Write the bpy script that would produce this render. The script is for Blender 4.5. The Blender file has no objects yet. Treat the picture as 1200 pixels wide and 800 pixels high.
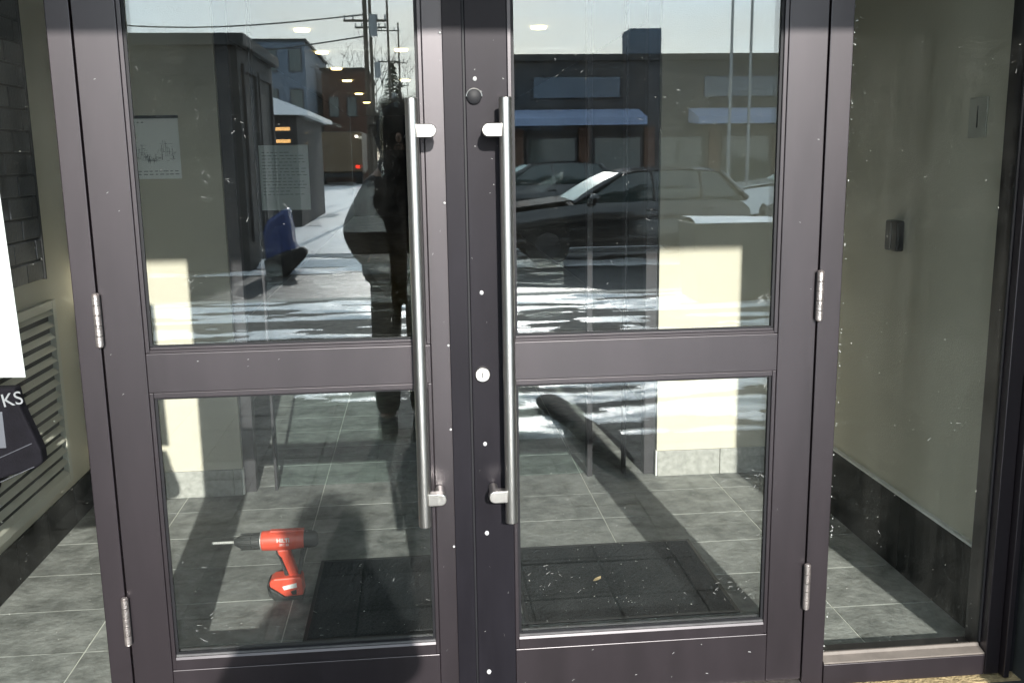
import bpy, bmesh, math, random
from mathutils import Vector, Matrix
random.seed(7)
S = bpy.context.scene
C = S.collection
R = math.radians

# ------------------------------------------------------------------ camera
# origin: middle of the doorway on the outer face of the doors, z=0 finished floor
def look(yaw, pit, rol):
    fw = Vector((math.sin(yaw)*math.cos(pit), math.cos(yaw)*math.cos(pit), -math.sin(pit)))
    rt = Vector((math.cos(yaw), -math.sin(yaw), 0.0)); up = rt.cross(fw)
    r = math.cos(rol)*rt + math.sin(rol)*up; u = -math.sin(rol)*rt + math.cos(rol)*up
    return Matrix((r, u, -fw)).transposed().to_4x4()
cd = bpy.data.cameras.new('camera'); cam = bpy.data.objects.new('camera', cd); C.objects.link(cam)
cd.sensor_width = 36.0; cd.lens = 36.0*1135.4/1200.0
cd.clip_start = 0.01; cd.clip_end = 2000
cam.matrix_world = Matrix.Translation((0, -2.5, 1.509)) @ look(0.0940, 0.18832, -0.014859)
S.camera = cam

# ------------------------------------------------------------------ light
SUN_EL, SUN_AZ = R(21.7), R(4.4)           # low winter sun behind the photographer, a little to the right
w = bpy.data.worlds.new('World'); S.world = w; w.use_nodes = True
nt = w.node_tree; nt.nodes.clear()
sky = nt.nodes.new('ShaderNodeTexSky'); sky.sky_type = 'NISHITA'; sky.sun_disc = False
sky.sun_elevation = SUN_EL; sky.sun_rotation = math.pi - SUN_AZ
sky.air_density = 1.0; sky.dust_density = 0.7; sky.ozone_density = 1.0
bg = nt.nodes.new('ShaderNodeBackground'); bg.inputs['Strength'].default_value = 0.10
tc = nt.nodes.new('ShaderNodeTexCoord'); mp = nt.nodes.new('ShaderNodeMapping')
mp.inputs['Scale'].default_value = (2.2, 2.2, 11.0); mp.inputs['Rotation'].default_value = (0.05, 0.1, 0.3)
nz = nt.nodes.new('ShaderNodeTexNoise'); nz.inputs['Scale'].default_value = 1.6; nz.inputs['Detail'].default_value = 6
cr = nt.nodes.new('ShaderNodeValToRGB'); cr.color_ramp.elements[0].position = 0.35; cr.color_ramp.elements[1].position = 0.72
cr.color_ramp.elements[0].color = (0.50, 0.50, 0.50, 1); cr.color_ramp.elements[1].color = (0.92, 0.92, 0.92, 1)
mx = nt.nodes.new('ShaderNodeMix'); mx.data_type = 'RGBA'
mx.inputs['B'].default_value = (17.5, 20.6, 22.2, 1)
L = nt.links.new
L(tc.outputs['Generated'], mp.inputs['Vector']); L(mp.outputs[0], nz.inputs['Vector']); L(nz.outputs['Fac'], cr.inputs['Fac'])
L(cr.outputs['Color'], mx.inputs['Factor']); L(sky.outputs['Color'], mx.inputs['A'])
L(mx.outputs['Result'], bg.inputs['Color'])
wo = nt.nodes.new('ShaderNodeOutputWorld'); L(bg.outputs[0], wo.inputs['Surface'])
sl = bpy.data.lights.new('sun', 'SUN'); sl.energy = 3.6; sl.angle = R(0.55); sl.color = (1.0, 0.965, 0.91)
so = bpy.data.objects.new('sun', sl); C.objects.link(so)
sd = Vector((math.sin(SUN_AZ)*math.cos(SUN_EL), -math.cos(SUN_AZ)*math.cos(SUN_EL), math.sin(SUN_EL)))
so.rotation_euler = sd.to_track_quat('Z', 'Y').to_euler(); so.location = (2, -8, 6)
S.view_settings.view_transform = 'Standard'; S.view_settings.look = 'None'
S.view_settings.gamma = 1.0; S.view_settings.exposure = 1.27
S.render.engine = 'CYCLES'
S.cycles.max_bounces = 14; S.cycles.transparent_max_bounces = 24; S.cycles.glossy_bounces = 6; S.cycles.diffuse_bounces = 5
S.cycles.caustics_reflective = False; S.cycles.caustics_refractive = False
S.cycles.use_denoising = True

# ------------------------------------------------------------------ materials
def _new(name):
    m = bpy.data.materials.new(name); m.use_nodes = True
    n = m.node_tree; n.nodes.clear()
    o = n.nodes.new('ShaderNodeOutputMaterial')
    return m, n, o
def mat(name, col, rough=0.6, metal=0.0, spec=0.5, vary=0.12, scale=8.0, bump=0.0, bscale=60.0, stretch=(1, 1, 1), rvary=0.1, per_obj=0.0, dark=None, coat=0.0, stain=0.0):
    m, n, o = _new(name)
    b = n.nodes.new('ShaderNodeBsdfPrincipled'); n.links.new(b.outputs[0], o.inputs[0])
    b.inputs['Metallic'].default_value = metal; b.inputs['Specular IOR Level'].default_value = spec
    if 'bronze' in name: b.inputs['Specular Tint'].default_value = (1, .945, .98, 1)
    if coat: b.inputs['Coat Weight'].default_value = coat; b.inputs['Coat Roughness'].default_value = .08
    tc = n.nodes.new('ShaderNodeTexCoord'); mp = n.nodes.new('ShaderNodeMapping'); mp.inputs['Scale'].default_value = stretch
    n.links.new(tc.outputs['Object'], mp.inputs['Vector'])
    nz = n.nodes.new('ShaderNodeTexNoise'); nz.inputs['Scale'].default_value = scale; nz.inputs['Detail'].default_value = 8; nz.inputs['Roughness'].default_value = .62
    n.links.new(mp.outputs[0], nz.inputs['Vector'])
    ramp = n.nodes.new('ShaderNodeValToRGB')
    ramp.color_ramp.elements[0].position = .28; ramp.color_ramp.elements[1].position = .72
    lo = [max(0, c*(1-vary)) for c in (dark or col)]; hi = [min(1, c*(1+vary)) for c in col]
    ramp.color_ramp.elements[0].color = (*lo, 1); ramp.color_ramp.elements[1].color = (*hi, 1)
    n.links.new(nz.outputs['Fac'], ramp.inputs['Fac'])
    src = ramp.outputs['Color']
    if per_obj:
        oi = n.nodes.new('ShaderNodeObjectInfo'); mr = n.nodes.new('ShaderNodeMapRange')
        mr.inputs['To Min'].default_value = 1-per_obj; mr.inputs['To Max'].default_value = 1+per_obj
        n.links.new(oi.outputs['Random'], mr.inputs['Value'])
        vm = n.nodes.new('ShaderNodeVectorMath'); vm.operation = 'SCALE'
        n.links.new(src, vm.inputs[0]); n.links.new(mr.outputs[0], vm.inputs['Scale']); src = vm.outputs[0]
        va = n.nodes.new('ShaderNodeVectorMath'); va.operation = 'MULTIPLY_ADD'
        cb = n.nodes.new('ShaderNodeCombineXYZ')
        ms = n.nodes.new('ShaderNodeMath'); ms.operation = 'MULTIPLY'; ms.inputs[1].default_value = 37.0
        n.links.new(oi.outputs['Random'], ms.inputs[0])
        for i in range(3): n.links.new(ms.outputs[0], cb.inputs[i])
        ad = n.nodes.new('ShaderNodeVectorMath'); ad.operation = 'ADD'
        n.links.new(mp.outputs[0], ad.inputs[0]); n.links.new(cb.outputs[0], ad.inputs[1])
        n.links.new(ad.outputs[0], nz.inputs['Vector']); n.nodes.remove(va)
    if stain:
        gp = n.nodes.new('ShaderNodeNewGeometry'); ns_ = n.nodes.new('ShaderNodeTexNoise'); ns_.inputs['Scale'].default_value = 2.6; ns_.inputs['Detail'].default_value = 10; ns_.inputs['Roughness'].default_value = .72; ns_.inputs['Distortion'].default_value = .8
        n.links.new(gp.outputs['Position'], ns_.inputs['Vector'])
        rs = n.nodes.new('ShaderNodeMapRange'); rs.inputs['From Min'].default_value = .47; rs.inputs['From Max'].default_value = .72; rs.inputs['To Max'].default_value = stain
        n.links.new(ns_.outputs['Fac'], rs.inputs['Value'])
        mm = n.nodes.new('ShaderNodeMix'); mm.data_type = 'RGBA'; mm.inputs['B'].default_value = (.46, .47, .45, 1)
        n.links.new(rs.outputs[0], mm.inputs['Factor']); n.links.new(src, mm.inputs['A']); src = mm.outputs['Result']
    n.links.new(src, b.inputs['Base Color'])
    rr = n.nodes.new('ShaderNodeMapRange'); rr.inputs['To Min'].default_value = max(0.02, rough-rvary); rr.inputs['To Max'].default_value = min(1, rough+rvary)
    n.links.new(nz.outputs['Fac'], rr.inputs['Value']); n.links.new(rr.outputs[0], b.inputs['Roughness'])
    if bump:
        n2 = n.nodes.new('ShaderNodeTexNoise'); n2.inputs['Scale'].default_value = bscale; n2.inputs['Detail'].default_value = 5
        n.links.new(mp.outputs[0], n2.inputs['Vector'])
        bp = n.nodes.new('ShaderNodeBump'); bp.inputs['Strength'].default_value = bump; bp.inputs['Distance'].default_value = .01
        n.links.new(n2.outputs['Fac'], bp.inputs['Height']); n.links.new(bp.outputs[0], b.inputs['Normal'])
    return m
def emis(name, col, s):
    m, n, o = _new(name); e = n.nodes.new('ShaderNodeEmission'); e.inputs[0].default_value = (*col, 1); e.inputs[1].default_value = s
    n.links.new(e.outputs[0], o.inputs[0]); return m
def glass(name, refl, tint, dirt=0.03, streak=0.0, seed=0.0):
    """thin window pane: mirror + clear transmission + a film of dust and streaks"""
    m, n, o = _new(name); k = n.links.new
    tr = n.nodes.new('ShaderNodeBsdfTransparent'); tr.inputs[0].default_value = (*tint, 1)
    gl = n.nodes.new('ShaderNodeBsdfGlossy'); gl.inputs['Roughness'].default_value = 0.0; gl.inputs[0].default_value = (.95, .98, 1, 1)
    lw = n.nodes.new('ShaderNodeLayerWeight'); lw.inputs['Blend'].default_value = .5
    pw = n.nodes.new('ShaderNodeMath'); pw.operation = 'POWER'; pw.inputs[1].default_value = 4.0; k(lw.outputs['Facing'], pw.inputs[0])
    ad = n.nodes.new('ShaderNodeMath'); ad.operation = 'MULTIPLY_ADD'; ad.inputs[1].default_value = .9-refl; ad.inputs[2].default_value = refl; ad.use_clamp = True
    k(pw.outputs[0], ad.inputs[0])
    m1 = n.nodes.new('ShaderNodeMixShader'); k(ad.outputs[0], m1.inputs[0]); k(tr.outputs[0], m1.inputs[1]); k(gl.outputs[0], m1.inputs[2])
    if dirt or streak:
        df = n.nodes.new('ShaderNodeBsdfDiffuse'); df.inputs[0].default_value = (.75, .76, .7, 1)
        tc = n.nodes.new('ShaderNodeTexCoord'); mp = n.nodes.new('ShaderNodeMapping'); mp.inputs['Location'].default_value = (seed, seed*2, seed*3)
        k(tc.outputs['Object'], mp.inputs[0])
        n1 = n.nodes.new('ShaderNodeTexNoise'); n1.inputs['Scale'].default_value = 4.0; n1.inputs['Detail'].default_value = 9; n1.inputs['Roughness'].default_value = .7; k(mp.outputs[0], n1.inputs['Vector'])
        r1 = n.nodes.new('ShaderNodeMapRange'); r1.inputs['From Min'].default_value = .42; r1.inputs['From Max'].default_value = .8; r1.inputs['To Max'].default_value = dirt; k(n1.outputs['Fac'], r1.inputs['Value'])
        m3 = n.nodes.new('ShaderNodeMapping'); m3.inputs['Scale'].default_value = (26, 1, 1.1); m3.inputs['Rotation'].default_value = (0, .03, 0); k(mp.outputs[0], m3.inputs[0])
        n3 = n.nodes.new('ShaderNodeTexNoise'); n3.inputs['Scale'].default_value = 1.0; n3.inputs['Detail'].default_value = 6; k(m3.outputs[0], n3.inputs['Vector'])
        r3 = n.nodes.new('ShaderNodeMapRange'); r3.inputs['From Min'].default_value = .42; r3.inputs['From Max'].default_value = .75; r3.inputs['To Max'].default_value = streak; k(n3.outputs['Fac'], r3.inputs['Value'])
        sm = n.nodes.new('ShaderNodeMath'); sm.operation = 'ADD'; k(r1.outputs[0], sm.inputs[0]); k(r3.outputs[0], sm.inputs[1])
        sp = n.nodes.new('ShaderNodeTexNoise'); sp.inputs['Scale'].default_value = 140; sp.inputs['Detail'].default_value = 2; k(mp.outputs[0], sp.inputs['Vector'])
        rs = n.nodes.new('ShaderNodeMapRange'); rs.inputs['From Min'].default_value = .74; rs.inputs['From Max'].default_value = .8; rs.inputs['To Max'].default_value = .35 if dirt else 0; k(sp.outputs['Fac'], rs.inputs['Value'])
        s2 = n.nodes.new('ShaderNodeMath'); s2.operation = 'ADD'; s2.use_clamp = True; k(sm.outputs[0], s2.inputs[0]); k(rs.outputs[0], s2.inputs[1])
        m2 = n.nodes.new('ShaderNodeMixShader'); k(s2.outputs[0], m2.inputs[0]); k(m1.outputs[0], m2.inputs[1]); k(df.outputs[0], m2.inputs[2])
        k(m2.outputs[0], o.inputs[0])
    else: k(m1.outputs[0], o.inputs[0])
    return m

M = {}
M['bronze'] = mat('faded_bronze_paint', (.0112, .0082, .0102), .385, .0, .8, .3, 2.2, 0, 220, (5, 5, .8), .035)
M['bronze_dark'] = mat('dark_bronze_anodising', (.0095, .0088, .0115), .40, .0, .16, .25, 3.0, 0, 220, (4, 4, .8), .06)
M['bronze_in'] = mat('bronze_paint_inner', (.03, .029, .032), .5, 0, .4, .1, 4)
M['sill'] = mat('tan_sill', (.15, .13, .115), .6, 0, .4, .25, 12)  # tan ledge colour, much paler than the bronze sill below it
M['spacer'] = mat('weathered_bead', (.10, .098, .10), .85, 0, .12, .25, 20)
M['rubber'] = mat('rubber', (.008, .008, .010), .55, 0, .3, .2)
M['steel'] = mat('brushed_steel', (.62, .60, .57), .30, 1.0, .5, .06, 30, .03, 300, (1, 1, .05), .06)
M['hinge'] = mat('worn_hinge_steel', (.52, .47, .45), .38, .9, .5, .25, 60, .2, 200)
M['plug'] = mat('white_plug', (.5, .5, .5), .6)
M['glass_o'] = glass('outer_glass', .050, (.972, .979, .973), .005, .001)
M['glass_i'] = glass('inner_glass', .036, (.972, .979, .973), 0, 0)
M['glass_s'] = glass('sidelite_glass', .024, (.965, .975, .96), .008, .004, 4.2)
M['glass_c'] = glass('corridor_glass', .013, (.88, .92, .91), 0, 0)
M['beige'] = mat('beige_paint', (.55, .515, .425), .75, 0, .3, .05, 2.5, .12, 160)
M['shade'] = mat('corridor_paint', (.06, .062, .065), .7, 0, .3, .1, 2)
M['ceil'] = mat('ceiling_paint', (.74, .73, .69), .85, 0, .2, .04)
M['tile'] = mat('slate_tile', (.235, .242, .232), .66, 0, .14, .28, 13, .4, 40, (1, 1, 1), .14, .16, dark=(.14, .146, .139), stain=.55)
M['grout'] = mat('floor_grout', (.58, .58, .53), .9, 0, .2, .15, 30)
M['basegrey'] = mat('grey_base_tile', (.33, .33, .31), .5, 0, .5, .25, 40, .1, 90, per_obj=.06)
M['basedark'] = mat('dark_base_tile', (.011, .0105, .0105), .6, 0, .2, .25, 20, .1, 90, per_obj=.1)
M['brickdark'] = mat('dark_brick', (.030, .033, .042), .6, 0, .4, .25, 14, .3, 60, per_obj=.25)
M['mortar'] = mat('dark_mortar', (.02, .02, .022), .9)
M['vent'] = mat('vent_enamel', (.50, .49, .43), .45, 0, .5, .04)
M['matfibre'] = mat('mat_fibre', (.020, .024, .026), .95, 0, .1, .7, 160, .9, 260, dark=(.006, .007, .008))
M['matedge'] = mat('mat_rubber_edge', (.012, .012, .013), .6)
M['paper'] = mat('paper', (.78, .80, .79), .7, 0, .3, .02)
M['poster'] = mat('poster_film', (.42, .455, .44), .5, 0, .3, .02)
M['letter'] = mat('letter_paper', (.36, .40, .40), .7, 0, .3, .03)
M['ink'] = mat('print_ink', (.10, .11, .12), .7)
M['red'] = mat('red_tool_plastic', (.68, .080, .040), .42, 0, .5, .05, 20)
M['grey'] = mat('dark_tool_rubber', (.028, .03, .029), .6, 0, .4, .15, 40)
M['white'] = mat('white_print', (.80, .80, .78), .5, 0, .4, .02)
M['bit'] = mat('drill_steel', (.62, .62, .60), .45, .35)
M['black'] = mat('black_plastic', (.012, .013, .015), .55, 0, .2)
M['quilt'] = mat('black_quilted_cloth', (.007, .0065, .009), .8, 0, .12, .3, 30, .2, 300)
M['tag'] = mat('grey_plastic_tag', (.10, .105, .12), .35)
M['lamp'] = emis('ceiling_light_glow', (1.0, .70, .30), 3.6)
M['plate'] = mat('grey_cover_plate', (.40, .39, .34), .6)
M['trim'] = mat('white_trim', (.7, .7, .68), .5)
M['conc'] = mat('grey_concrete', (.19, .20, .19), .85, 0, .3, .2, 12, .4, 70)
M['facade'] = mat('facade_cladding', (.055, .057, .055), .7, 0, .3, .15, 6, .2, 60)
M['pier'] = mat('grey_green_pier', (.11, .122, .118), .8, 0, .2, .15, 12, .2, 70)
M['soffit'] = mat('soffit_panel', (.28, .27, .25), .8)
M['paver'] = mat('sidewalk_paver', (.12, .118, .112), .95, 0, .08, .4, 5, .5, 80, per_obj=.12)
M['joint'] = mat('paver_joint', (.07, .07, .066), .95, 0, .05)
M['sand'] = mat('sandy_mortar', (.44, .34, .19), .95, 0, .2, .35, 40, .8, 120)
M['asph'] = mat('wet_asphalt', (.055, .056, .058), .38, 0, .5, .3, 5, .5, 90, rvary=.16)
M['snow'] = mat('snow', (.85, .87, .90), .32, 0, .8, .05, 3, .5, 10)
M['slush'] = mat('slush', (.74, .77, .79), .35, 0, .5, .2, 12, .6, 40)
M['kerb'] = mat('kerb_concrete', (.3, .3, .28), .85, 0, .3, .2, 9)
M['carblack'] = mat('black_car_paint', (.010, .011, .013), .12, 0, .5, .05, coat=1)
M['carwhite'] = mat('pale_car_paint', (.55, .57, .58), .2, 0, .5, .04, coat=1)
M['carglass'] = mat('car_window', (.02, .035, .036), .05, 0, .9, .05)
M['glare'] = mat('windshield_glare', (.50, .66, .64), .35, 0, .5, .2, 6)  # sun glare on the windshield, painted as a pale teal colour
M['tyre'] = mat('tyre_rubber', (.012, .012, .012), .8)
M['rim'] = mat('wheel_rim', (.12, .12, .125), .3, .9)
M['redlamp'] = emis('tail_light', (1, .06, .03), 3.0)
M['whitelamp'] = emis('marker_light', (1, .95, .85), 6.0)
M['winlit'] = emis('lit_shop_window', (1.0, .55, .2), 2.6)
M['navy'] = mat('dark_navy_cloth', (.012, .013, .018), .8, 0, .2, .2, 20, .3, 80)
M['trouser'] = mat('black_trouser', (.009, .009, .011), .85, 0, .2, .2)
M['skin'] = mat('skin', (.30, .18, .13), .55, 0, .4, .08)
M['fur'] = mat('grey_fur', (.30, .28, .26), .95)
M['brickbld'] = mat('brown_brick', (.11, .062, .045), .85, 0, .2, .25, 6)
M['bluebld'] = mat('blue_grey_siding', (.10, .125, .16), .7, 0, .3, .1, 3)
M['darkbld'] = mat('dark_siding', (.030, .031, .033), .7, 0, .3, .2, 3, stretch=(4, 4, .3))
M['stucco'] = mat('dark_stucco', (.045, .047, .052), .8, 0, .3, .2, 2)
M['awning'] = mat('blue_awning', (.22, .28, .42), .6, 0, .3, .1)
M['bluetarp'] = mat('blue_plastic', (.012, .032, .13), .45, 0, .5, .15, 10)
M['wood'] = mat('pole_wood', (.085, .07, .055), .9, 0, .2, .3, 8, stretch=(1, 1, .1))
M['bark'] = mat('bark', (.055, .045, .037), .95)
M['needle'] = mat('evergreen_needles', (.030, .048, .026), .85, 0, .2, .3, 3)
M['wire'] = mat('wire', (.02, .02, .02), .6)
M['lampgrey'] = mat('galvanised_pole', (.25, .26, .27), .5, .3)
M['truck'] = mat('brown_truck_paint', (.075, .045, .018), .5)
M['salt'] = mat('dried_paint_speck', (.42, .43, .42), .9, 0, .1)

# ------------------------------------------------------------------ mesh builder
class MB:
    def __init__(s): s.v = []; s.f = []
    def add(s, vs, fs):
        o = len(s.v); s.v += [tuple(v) for v in vs]; s.f += [tuple(i+o for i in f) for f in fs]; return s
    def box(s, x0, x1, y0, y1, z0, z1):
        return s.add([(x0, y0, z0), (x1, y0, z0), (x1, y1, z0), (x0, y1, z0), (x0, y0, z1), (x1, y0, z1), (x1, y1, z1), (x0, y1, z1)],
                     [(0, 3, 2, 1), (4, 5, 6, 7), (0, 1, 5, 4), (1, 2, 6, 5), (2, 3, 7, 6), (3, 0, 4, 7)])
    def tube(s, pts, rad, n=12, cap=True):
        pts = [Vector(p) for p in pts]; rad = rad if isinstance(rad, (list, tuple)) else [rad]*len(pts)
        rings = []
        ref = None
        for i, p in enumerate(pts):
            t = (pts[min(i+1, len(pts)-1)]-pts[max(i-1, 0)]).normalized()
            if ref is None: ref = Vector((0, 0, 1)) if abs(t.z) < .9 else Vector((1, 0, 0))
            a = (ref - t*ref.dot(t)).normalized(); b = t.cross(a); ref = a
            rings.append([p+(a*math.cos(2*math.pi*k/n)+b*math.sin(2*math.pi*k/n))*rad[i] for k in range(n)])
        vs = [v for r in rings for v in r]; fs = []
        for i in range(len(pts)-1):
            for k in range(n):
                fs.append((i*n+k, i*n+(k+1) % n, (i+1)*n+(k+1) % n, (i+1)*n+k))
        if cap: fs.append(tuple(range(n-1, -1, -1))); fs.append(tuple((len(pts)-1)*n+k for k in range(n)))
        return s.add(vs, fs)
    def prism(s, poly, axis, a, b):
        """polygon in the two other axes, extruded from a to b along axis"""
        n = len(poly)
        def P(u, v, t): return {'x': (t, u, v), 'y': (u, t, v), 'z': (u, v, t)}[axis]
        vs = [P(u, v, a) for u, v in poly]+[P(u, v, b) for u, v in poly]
        fs = [tuple(range(n-1, -1, -1)), tuple(range(n, 2*n))]+[(i, (i+1) % n, n+(i+1) % n, n+i) for i in range(n)]
        return s.add(vs, fs)
    def ell(s, c, r, n=12, m=8):
        vs = []; fs = []
        for j in range(m+1):
            th = math.pi*j/m
            for k in range(n):
                ph = 2*math.pi*k/n
                vs.append((c[0]+r[0]*math.sin(th)*math.cos(ph), c[1]+r[1]*math.sin(th)*math.sin(ph), c[2]+r[2]*math.cos(th)))
        for j in range(m):
            for k in range(n): fs.append((j*n+k, (j+1)*n+k, (j+1)*n+(k+1) % n, j*n+(k+1) % n))
        return s.add(vs, fs)
    def build(s, name, m, parent=None, bevel=0, smooth=False, loc=None, **props):
        me = bpy.data.meshes.new(name)
        base = Vector(loc) if loc is not None else (world_loc(parent) if parent else Vector((0, 0, 0)))
        me.from_pydata([Vector(v)-base for v in s.v], [], s.f); me.validate()
        bm = bmesh.new(); bm.from_mesh(me); bmesh.ops.remove_doubles(bm, verts=bm.verts, dist=1e-6)
        bmesh.ops.recalc_face_normals(bm, faces=bm.faces); bm.to_mesh(me); bm.free()
        me.materials.append(m)
        o = bpy.data.objects.new(name, me); C.objects.link(o)
        if parent: o.parent = parent; o.location = base-world_loc(parent)
        else: o.location = base
        if bevel:
            b = o.modifiers.new('bevel', 'BEVEL'); b.width = bevel; b.segments = 2; b.limit_method = 'ANGLE'
        if smooth:
            for p in me.polygons: p.use_smooth = True
            try: me.set_sharp_from_angle(angle=R(40))
            except Exception: pass
        for k, v in props.items(): o[k] = v
        return o
def world_loc(o):
    v = Vector((0, 0, 0))
    while o: v += o.location; o = o.parent
    return v
def tag(o, label, cat, group=None):
    o['label'] = label; o['category'] = cat
    if group: o['group'] = group
    return o
def thing(name, label, cat, loc=(0, 0, 0), group=None):
    o = bpy.data.objects.new(name, None); C.objects.link(o); o.location = loc; o.empty_display_size = .1
    return tag(o, label, cat, group)
def struct(o): o['kind'] = 'structure'; return o
def inst(src, loc, parent=None, rot=None, scale=None):
    c = src.copy(); C.objects.link(c)
    c.parent = parent; c.location = Vector(loc)-(world_loc(parent) if parent else Vector((0, 0, 0)))
    if rot: c.rotation_euler = rot
    if scale: c.scale = scale
    return c
def copy_tree(o, parent=None):
    c = o.copy(); C.objects.link(c); c.parent = parent
    for ch in list(o.children): copy_tree(ch, c)
    return c
def text(name, body, size, m, parent, loc, rot, depth=.0004, sx=1.0, bold=0.0):
    cu = bpy.data.curves.new(name, 'FONT'); cu.body = body; cu.size = size; cu.extrude = depth; cu.align_x = 'CENTER'; cu.align_y = 'CENTER'; cu.offset = bold
    t = bpy.data.objects.new(name, cu); C.objects.link(t)
    me = bpy.data.meshes.new_from_object(t.evaluated_get(bpy.context.evaluated_depsgraph_get()))
    bpy.data.objects.remove(t); me.materials.clear(); me.materials.append(m)
    o = bpy.data.objects.new(name, me); C.objects.link(o)
    o.parent = parent; o.location = Vector(loc)-(world_loc(parent) if parent else Vector((0, 0, 0))); o.rotation_euler = rot; o.scale = (sx, 1, 1)
    return o

# ------------------------------------------------------------------ interior: vestibule
XL, XR, YW = -1.50, 1.715, 1.85          # side walls, far wall of the vestibule
OL, OR_ = -.84, 1.095                    # opening to the corridor
ZC = 2.62
fl = struct(MB().box(-3, 3.2, .06, 24, -.20, -.0022).build('lobby_floor', M['grout']))
TW, TD, G = .61, .305, .0045
X0, Y0 = -1.089, .4288                   # tile grid: a joint crosses here
tl = MB().box(G/2, TW-G/2, G/2, TD-G/2, -.010, 0).build('tile', M['tile'], fl, bevel=.001, loc=(0, 0, 0))
first = True
for j in range(-2, 13):
    for i in range(-1, 5):
        x, y = X0+i*TW, Y0+j*TD
        if y > YW+.06 and (i < 0 or i > 3): continue
        xa, xb = max(x+G/2, XL), min(x+TW-G/2, XR)
        ya = max(y+G/2, .075); yb = y+TD-G/2
        if xb-xa < .02 or yb-ya < .02: continue
        if xb-xa > TW-G-.001 and yb-ya > TD-G-.001:
            if first: tl.location = (x, y, 0); first = False
            else: inst(tl, (x, y, random.uniform(-.0006, .0006)), fl)
        else:
            MB().box(xa, xb, ya, yb, -.010, 0).build('tile', M['tile'], fl, bevel=.001, loc=(x, y, 0))
MB().box(-1.69, 1.96, 4.4, 23.8, -.008, -.001).build('distant_tiles', M['tile'], fl)
struct(MB().box(-3, 3.2, .05, 24, ZC, ZC+.1).build('ceiling', M['ceil']))
# far wall left and right of the opening, side walls
wl = struct(MB().box(XL-.12, OL, YW, YW+.14, -.006, ZC).build('far_wall_left', M['beige']))
wr = struct(MB().box(OR_, XR+.12, YW, YW+.14, -.006, ZC).build('far_wall_right', M['beige']))
ws = struct(MB().box(XR, XR+.12, .06, YW-.002, -.006, ZC-.002).build('side_wall_right', M['beige']))
wq = struct(MB().box(XL-.12, XL, .06, YW-.002, -.006, ZC-.002).build('side_wall_left', M['beige']))
def baseboard(wall, axis, a, b, other, z, m, step, sgn):
    t = a; k = 0
    while t < b-.01:
        e = min(t+step-.003, b)
        if axis == 'x': MB().box(t, e, other, other+.012*sgn if sgn > 0 else other+.012*sgn, 0.001, z).build('base_tile', m, wall, bevel=.0015, loc=(t, other, 0))
        else: MB().box(other, other+.012*sgn, t, e, 0.001, z).build('base_tile', m, wall, bevel=.0015, loc=(other, t, 0))
        t += step; k += 1
baseboard(wr, 'x', OR_+.002, XR-.014, YW, .125, M['basegrey'], .305, -1)
baseboard(wl, 'x', XL+.014, OL-.002, YW, .125, M['basegrey'], .305, -1)
baseboard(ws, 'y', .075, YW-.014, XR, .28, M['basedark'], .61, -1)
baseboard(wq, 'y', .075, YW-.014, XL, .163, M['basedark'], .30, 1)
MB().box(XR-.016, XR, .075, YW-.014, .281, .290).build('base_trim', M['trim'], ws)
# metal corner guards on the ends of the far walls
for x in (OL, OR_): MB().box(x-.006, x+.006, YW-.004, YW+.02, .002, .124).build('corner_guard', M['trim'], wl if x < 0 else wr)
# dark brick facing on the left wall
bk = MB().box(0, .018, 0, .196, 0, .072).build('brick', M['brickdark'], wq, bevel=.003, loc=(0, 0, 0)); fb = True
MB().box(XL, XL+.008, .08, 1.475, 1.06, 2.2).build('mortar_bed', M['mortar'], wq)
for r in range(14):
    z = 1.064+r*.0815
    y = .08-(.1 if r % 2 else 0)
    while y < 1.46:
        a, b = max(y, .08), min(y+.196, 1.472)
        if b-a > .03:
            sc = (b-a)/.196
            loc = (XL+random.uniform(.002, .006), a, z)
            if fb: bk.location = Vector(loc); bk.scale = (1, sc, 1); fb = False
            else: inst(bk, loc, wq, None, (1, sc, 1))
        y += .206
MB().box(XL, XL+.026, 1.474, 1.488, 1.06, 2.2).build('brick_edge', M['mortar'], wq)
# louvred vent in the left wall
vt = thing('wall_vent', 'long cream louvred vent low on the left vestibule wall behind the sidelite glass', 'vent', (XL, .9, .2))
y0, y1, z0, z1 = .22, 1.55, .21, .97
f = MB(); f.box(XL+.001, XL+.026, y0, y0+.035, z0, z1); f.box(XL+.001, XL+.026, y1-.035, y1, z0, z1)
f.box(XL+.001, XL+.026, y0+.036, y1-.036, z0, z0+.035); f.box(XL+.001, XL+.026, y0+.036, y1-.036, z1-.035, z1)
f.build('vent_frame', M['vent'], vt, bevel=.002)
MB().box(XL+.001, XL+.004, y0+.036, y1-.036, z0+.036, z1-.036).build('vent_back', M['mortar'], vt)
ns = 15; sl_ = None
for i in range(ns):
    z = z0+.045+i*(z1-z0-.09)/(ns-1)
    if sl_ is None:
        sl_ = MB().prism([(XL+.006, z+.008), (XL+.024, z-.012), (XL+.0255, z-.010), (XL+.0075, z+.010)], 'y', y0+.037, y1-.037)
        # prism on y takes (x,z)
        sl_ = sl_.build('slat', M['vent'], vt, loc=(XL, .9, z))
        zs = z
    else: inst(sl_, (XL, .9, z), vt)
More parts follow.
